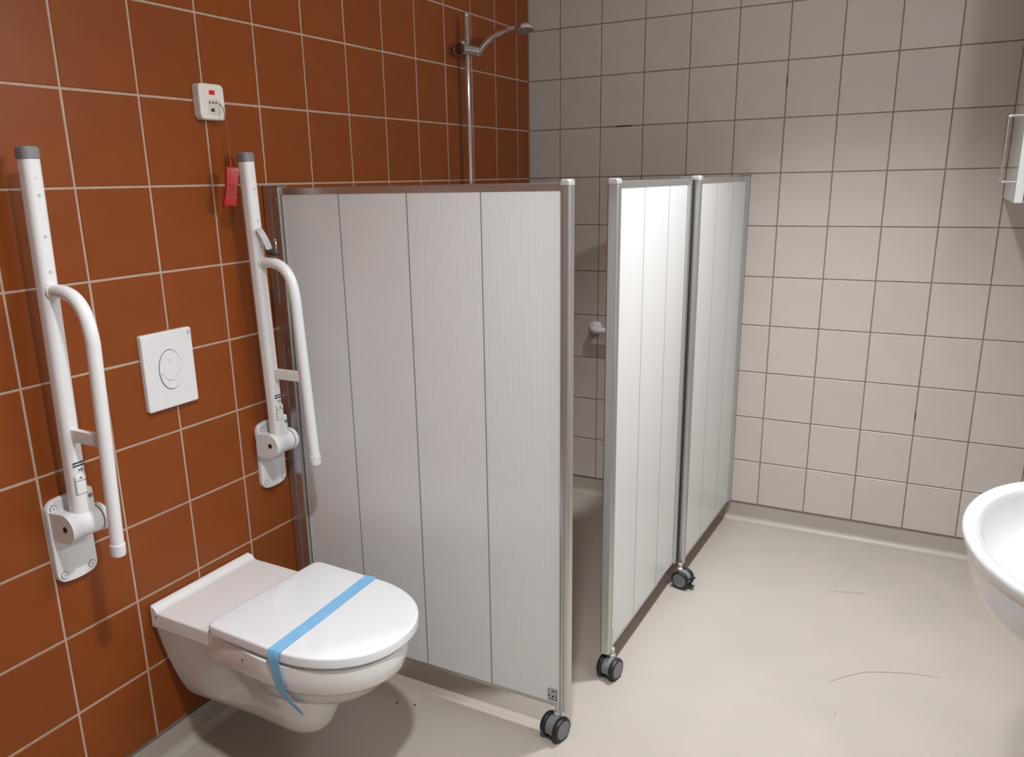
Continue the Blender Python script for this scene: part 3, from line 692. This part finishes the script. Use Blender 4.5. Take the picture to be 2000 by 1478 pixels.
obj('hinge_gap_shade', lbB(-0.0045, 0.0035, -0.010, 0.0215, 0.09, 1.452), DARK, tB)  # black strip paints the shaded gap between the two hinged leaves
stb = obj('sticker', lbB(0.622, 0.638, 0.0079, 0.0091, 0.11, 0.15), STICK, tB)

# ---------------------------------------------------------------- washbasin on the right wall
BYc, BXc, BA_, BB2 = -1.682, 1.982, 0.229, 0.345
basin = thing('washbasin', (XR, BYc, 0.65), 'large white ceramic washbasin with rounded rim at the right edge', 'washbasin')
def basin_ring(sc_a, sc_b, z, n=56, back=XR - 0.001, shift=0.0):
    pts = []
    m_ = n // 2
    for k in range(m_ + 1):
        a = -PI / 2 + PI * k / m_
        pts.append(Vector((BXc + shift - BA_ * sc_a * math.cos(a), BYc + BB2 * sc_b * math.sin(a), z)))
    # back part runs straight to the wall
    q = BB2 * sc_b
    for k in range(1, 8): pts.append(Vector((BXc + shift + (back - BXc - shift) * k / 7, BYc + q, z)))
    for k in range(1, 8): pts.append(Vector((back, BYc + q - 2 * q * k / 8, z)))
    for k in range(0, 7): pts.append(Vector((back - (back - BXc - shift) * k / 7, BYc - q, z)))
    return pts
bm = NB()
rings = [basin_ring(0.30, 0.30, 0.655), basin_ring(0.60, 0.62, 0.658), basin_ring(0.76, 0.79, 0.668), basin_ring(0.855, 0.89, 0.688), basin_ring(0.905, 0.935, 0.712), basin_ring(0.94, 0.96, 0.745), basin_ring(0.965, 0.98, 0.775),
         basin_ring(0.992, 0.995, 0.783), basin_ring(1.0, 1.0, 0.790), basin_ring(0.995, 0.997, 0.797), basin_ring(0.975, 0.985, 0.8015), basin_ring(0.93, 0.955, 0.8015), basin_ring(0.885, 0.925, 0.797, back=2.10), basin_ring(0.862, 0.905, 0.792, back=2.085),
         basin_ring(0.845, 0.890, 0.780, back=2.08), basin_ring(0.79, 0.84, 0.745, back=2.07), basin_ring(0.68, 0.73, 0.712, back=2.06), basin_ring(0.48, 0.52, 0.694, back=2.04), basin_ring(0.2, 0.2, 0.687, back=2.01)]
loft(bm, rings); obj('bowl', bm, mat('basin_ceramic', (214, 215, 217), 0.08, coat=0.6), basin, ang=60)
bm = NB(); lathe(bm, (1.99, BYc, 0.687), (0, 0, 1), [(0, 0.030), (0.003, 0.030), (0.004, 0.024), (0.0015, 0.018)], 24); obj('drain', bm, CHROME, basin)

# ---------------------------------------------------------------- wall cabinet, top right
CX, CZ, CY = 1.833, 1.367, -0.555
cab = thing('wall_cabinet', (XR, CY / 2, CZ), 'white wall cabinet with a bent wire handle at the upper right edge', 'cabinet')
CABM = mat('white_laminate', (228, 229, 230), 0.25)
bm = NB(); box(bm, (CX + 0.024, CY, CZ), (XR - 0.001, -0.003, 2.15), 0.0015, 2); obj('carcass', bm, CABM, cab)
bm = NB(); box(bm, (CX, CY, CZ), (CX + 0.0215, -0.003, 2.15), 0.0015, 2); door = obj('door', bm, mat('door_gloss', (206, 206, 203), 0.12, coat=0.5), cab)
hy = CY + 0.012
pth = [Vector((CX, hy, 1.427)), Vector((CX - 0.030, hy, 1.427))] + bez((CX - 0.030, hy, 1.427), (CX - 0.039, hy, 1.427), (CX - 0.042, hy, 1.430), (CX - 0.042, hy, 1.439), 5)[1:]
ztp = 1.61
pth += bez((CX - 0.042, hy, ztp - 0.012), (CX - 0.042, hy, ztp - 0.003), (CX - 0.039, hy, ztp), (CX - 0.030, hy, ztp), 5) + [Vector((CX, hy, ztp))]
bm = NB(); sweep(bm, pth, 0.0042, up=(0, 1, 0), n=12); obj('handle', bm, mat('satin_nickel', (200, 198, 194), 0.25, metal=1.0), door)
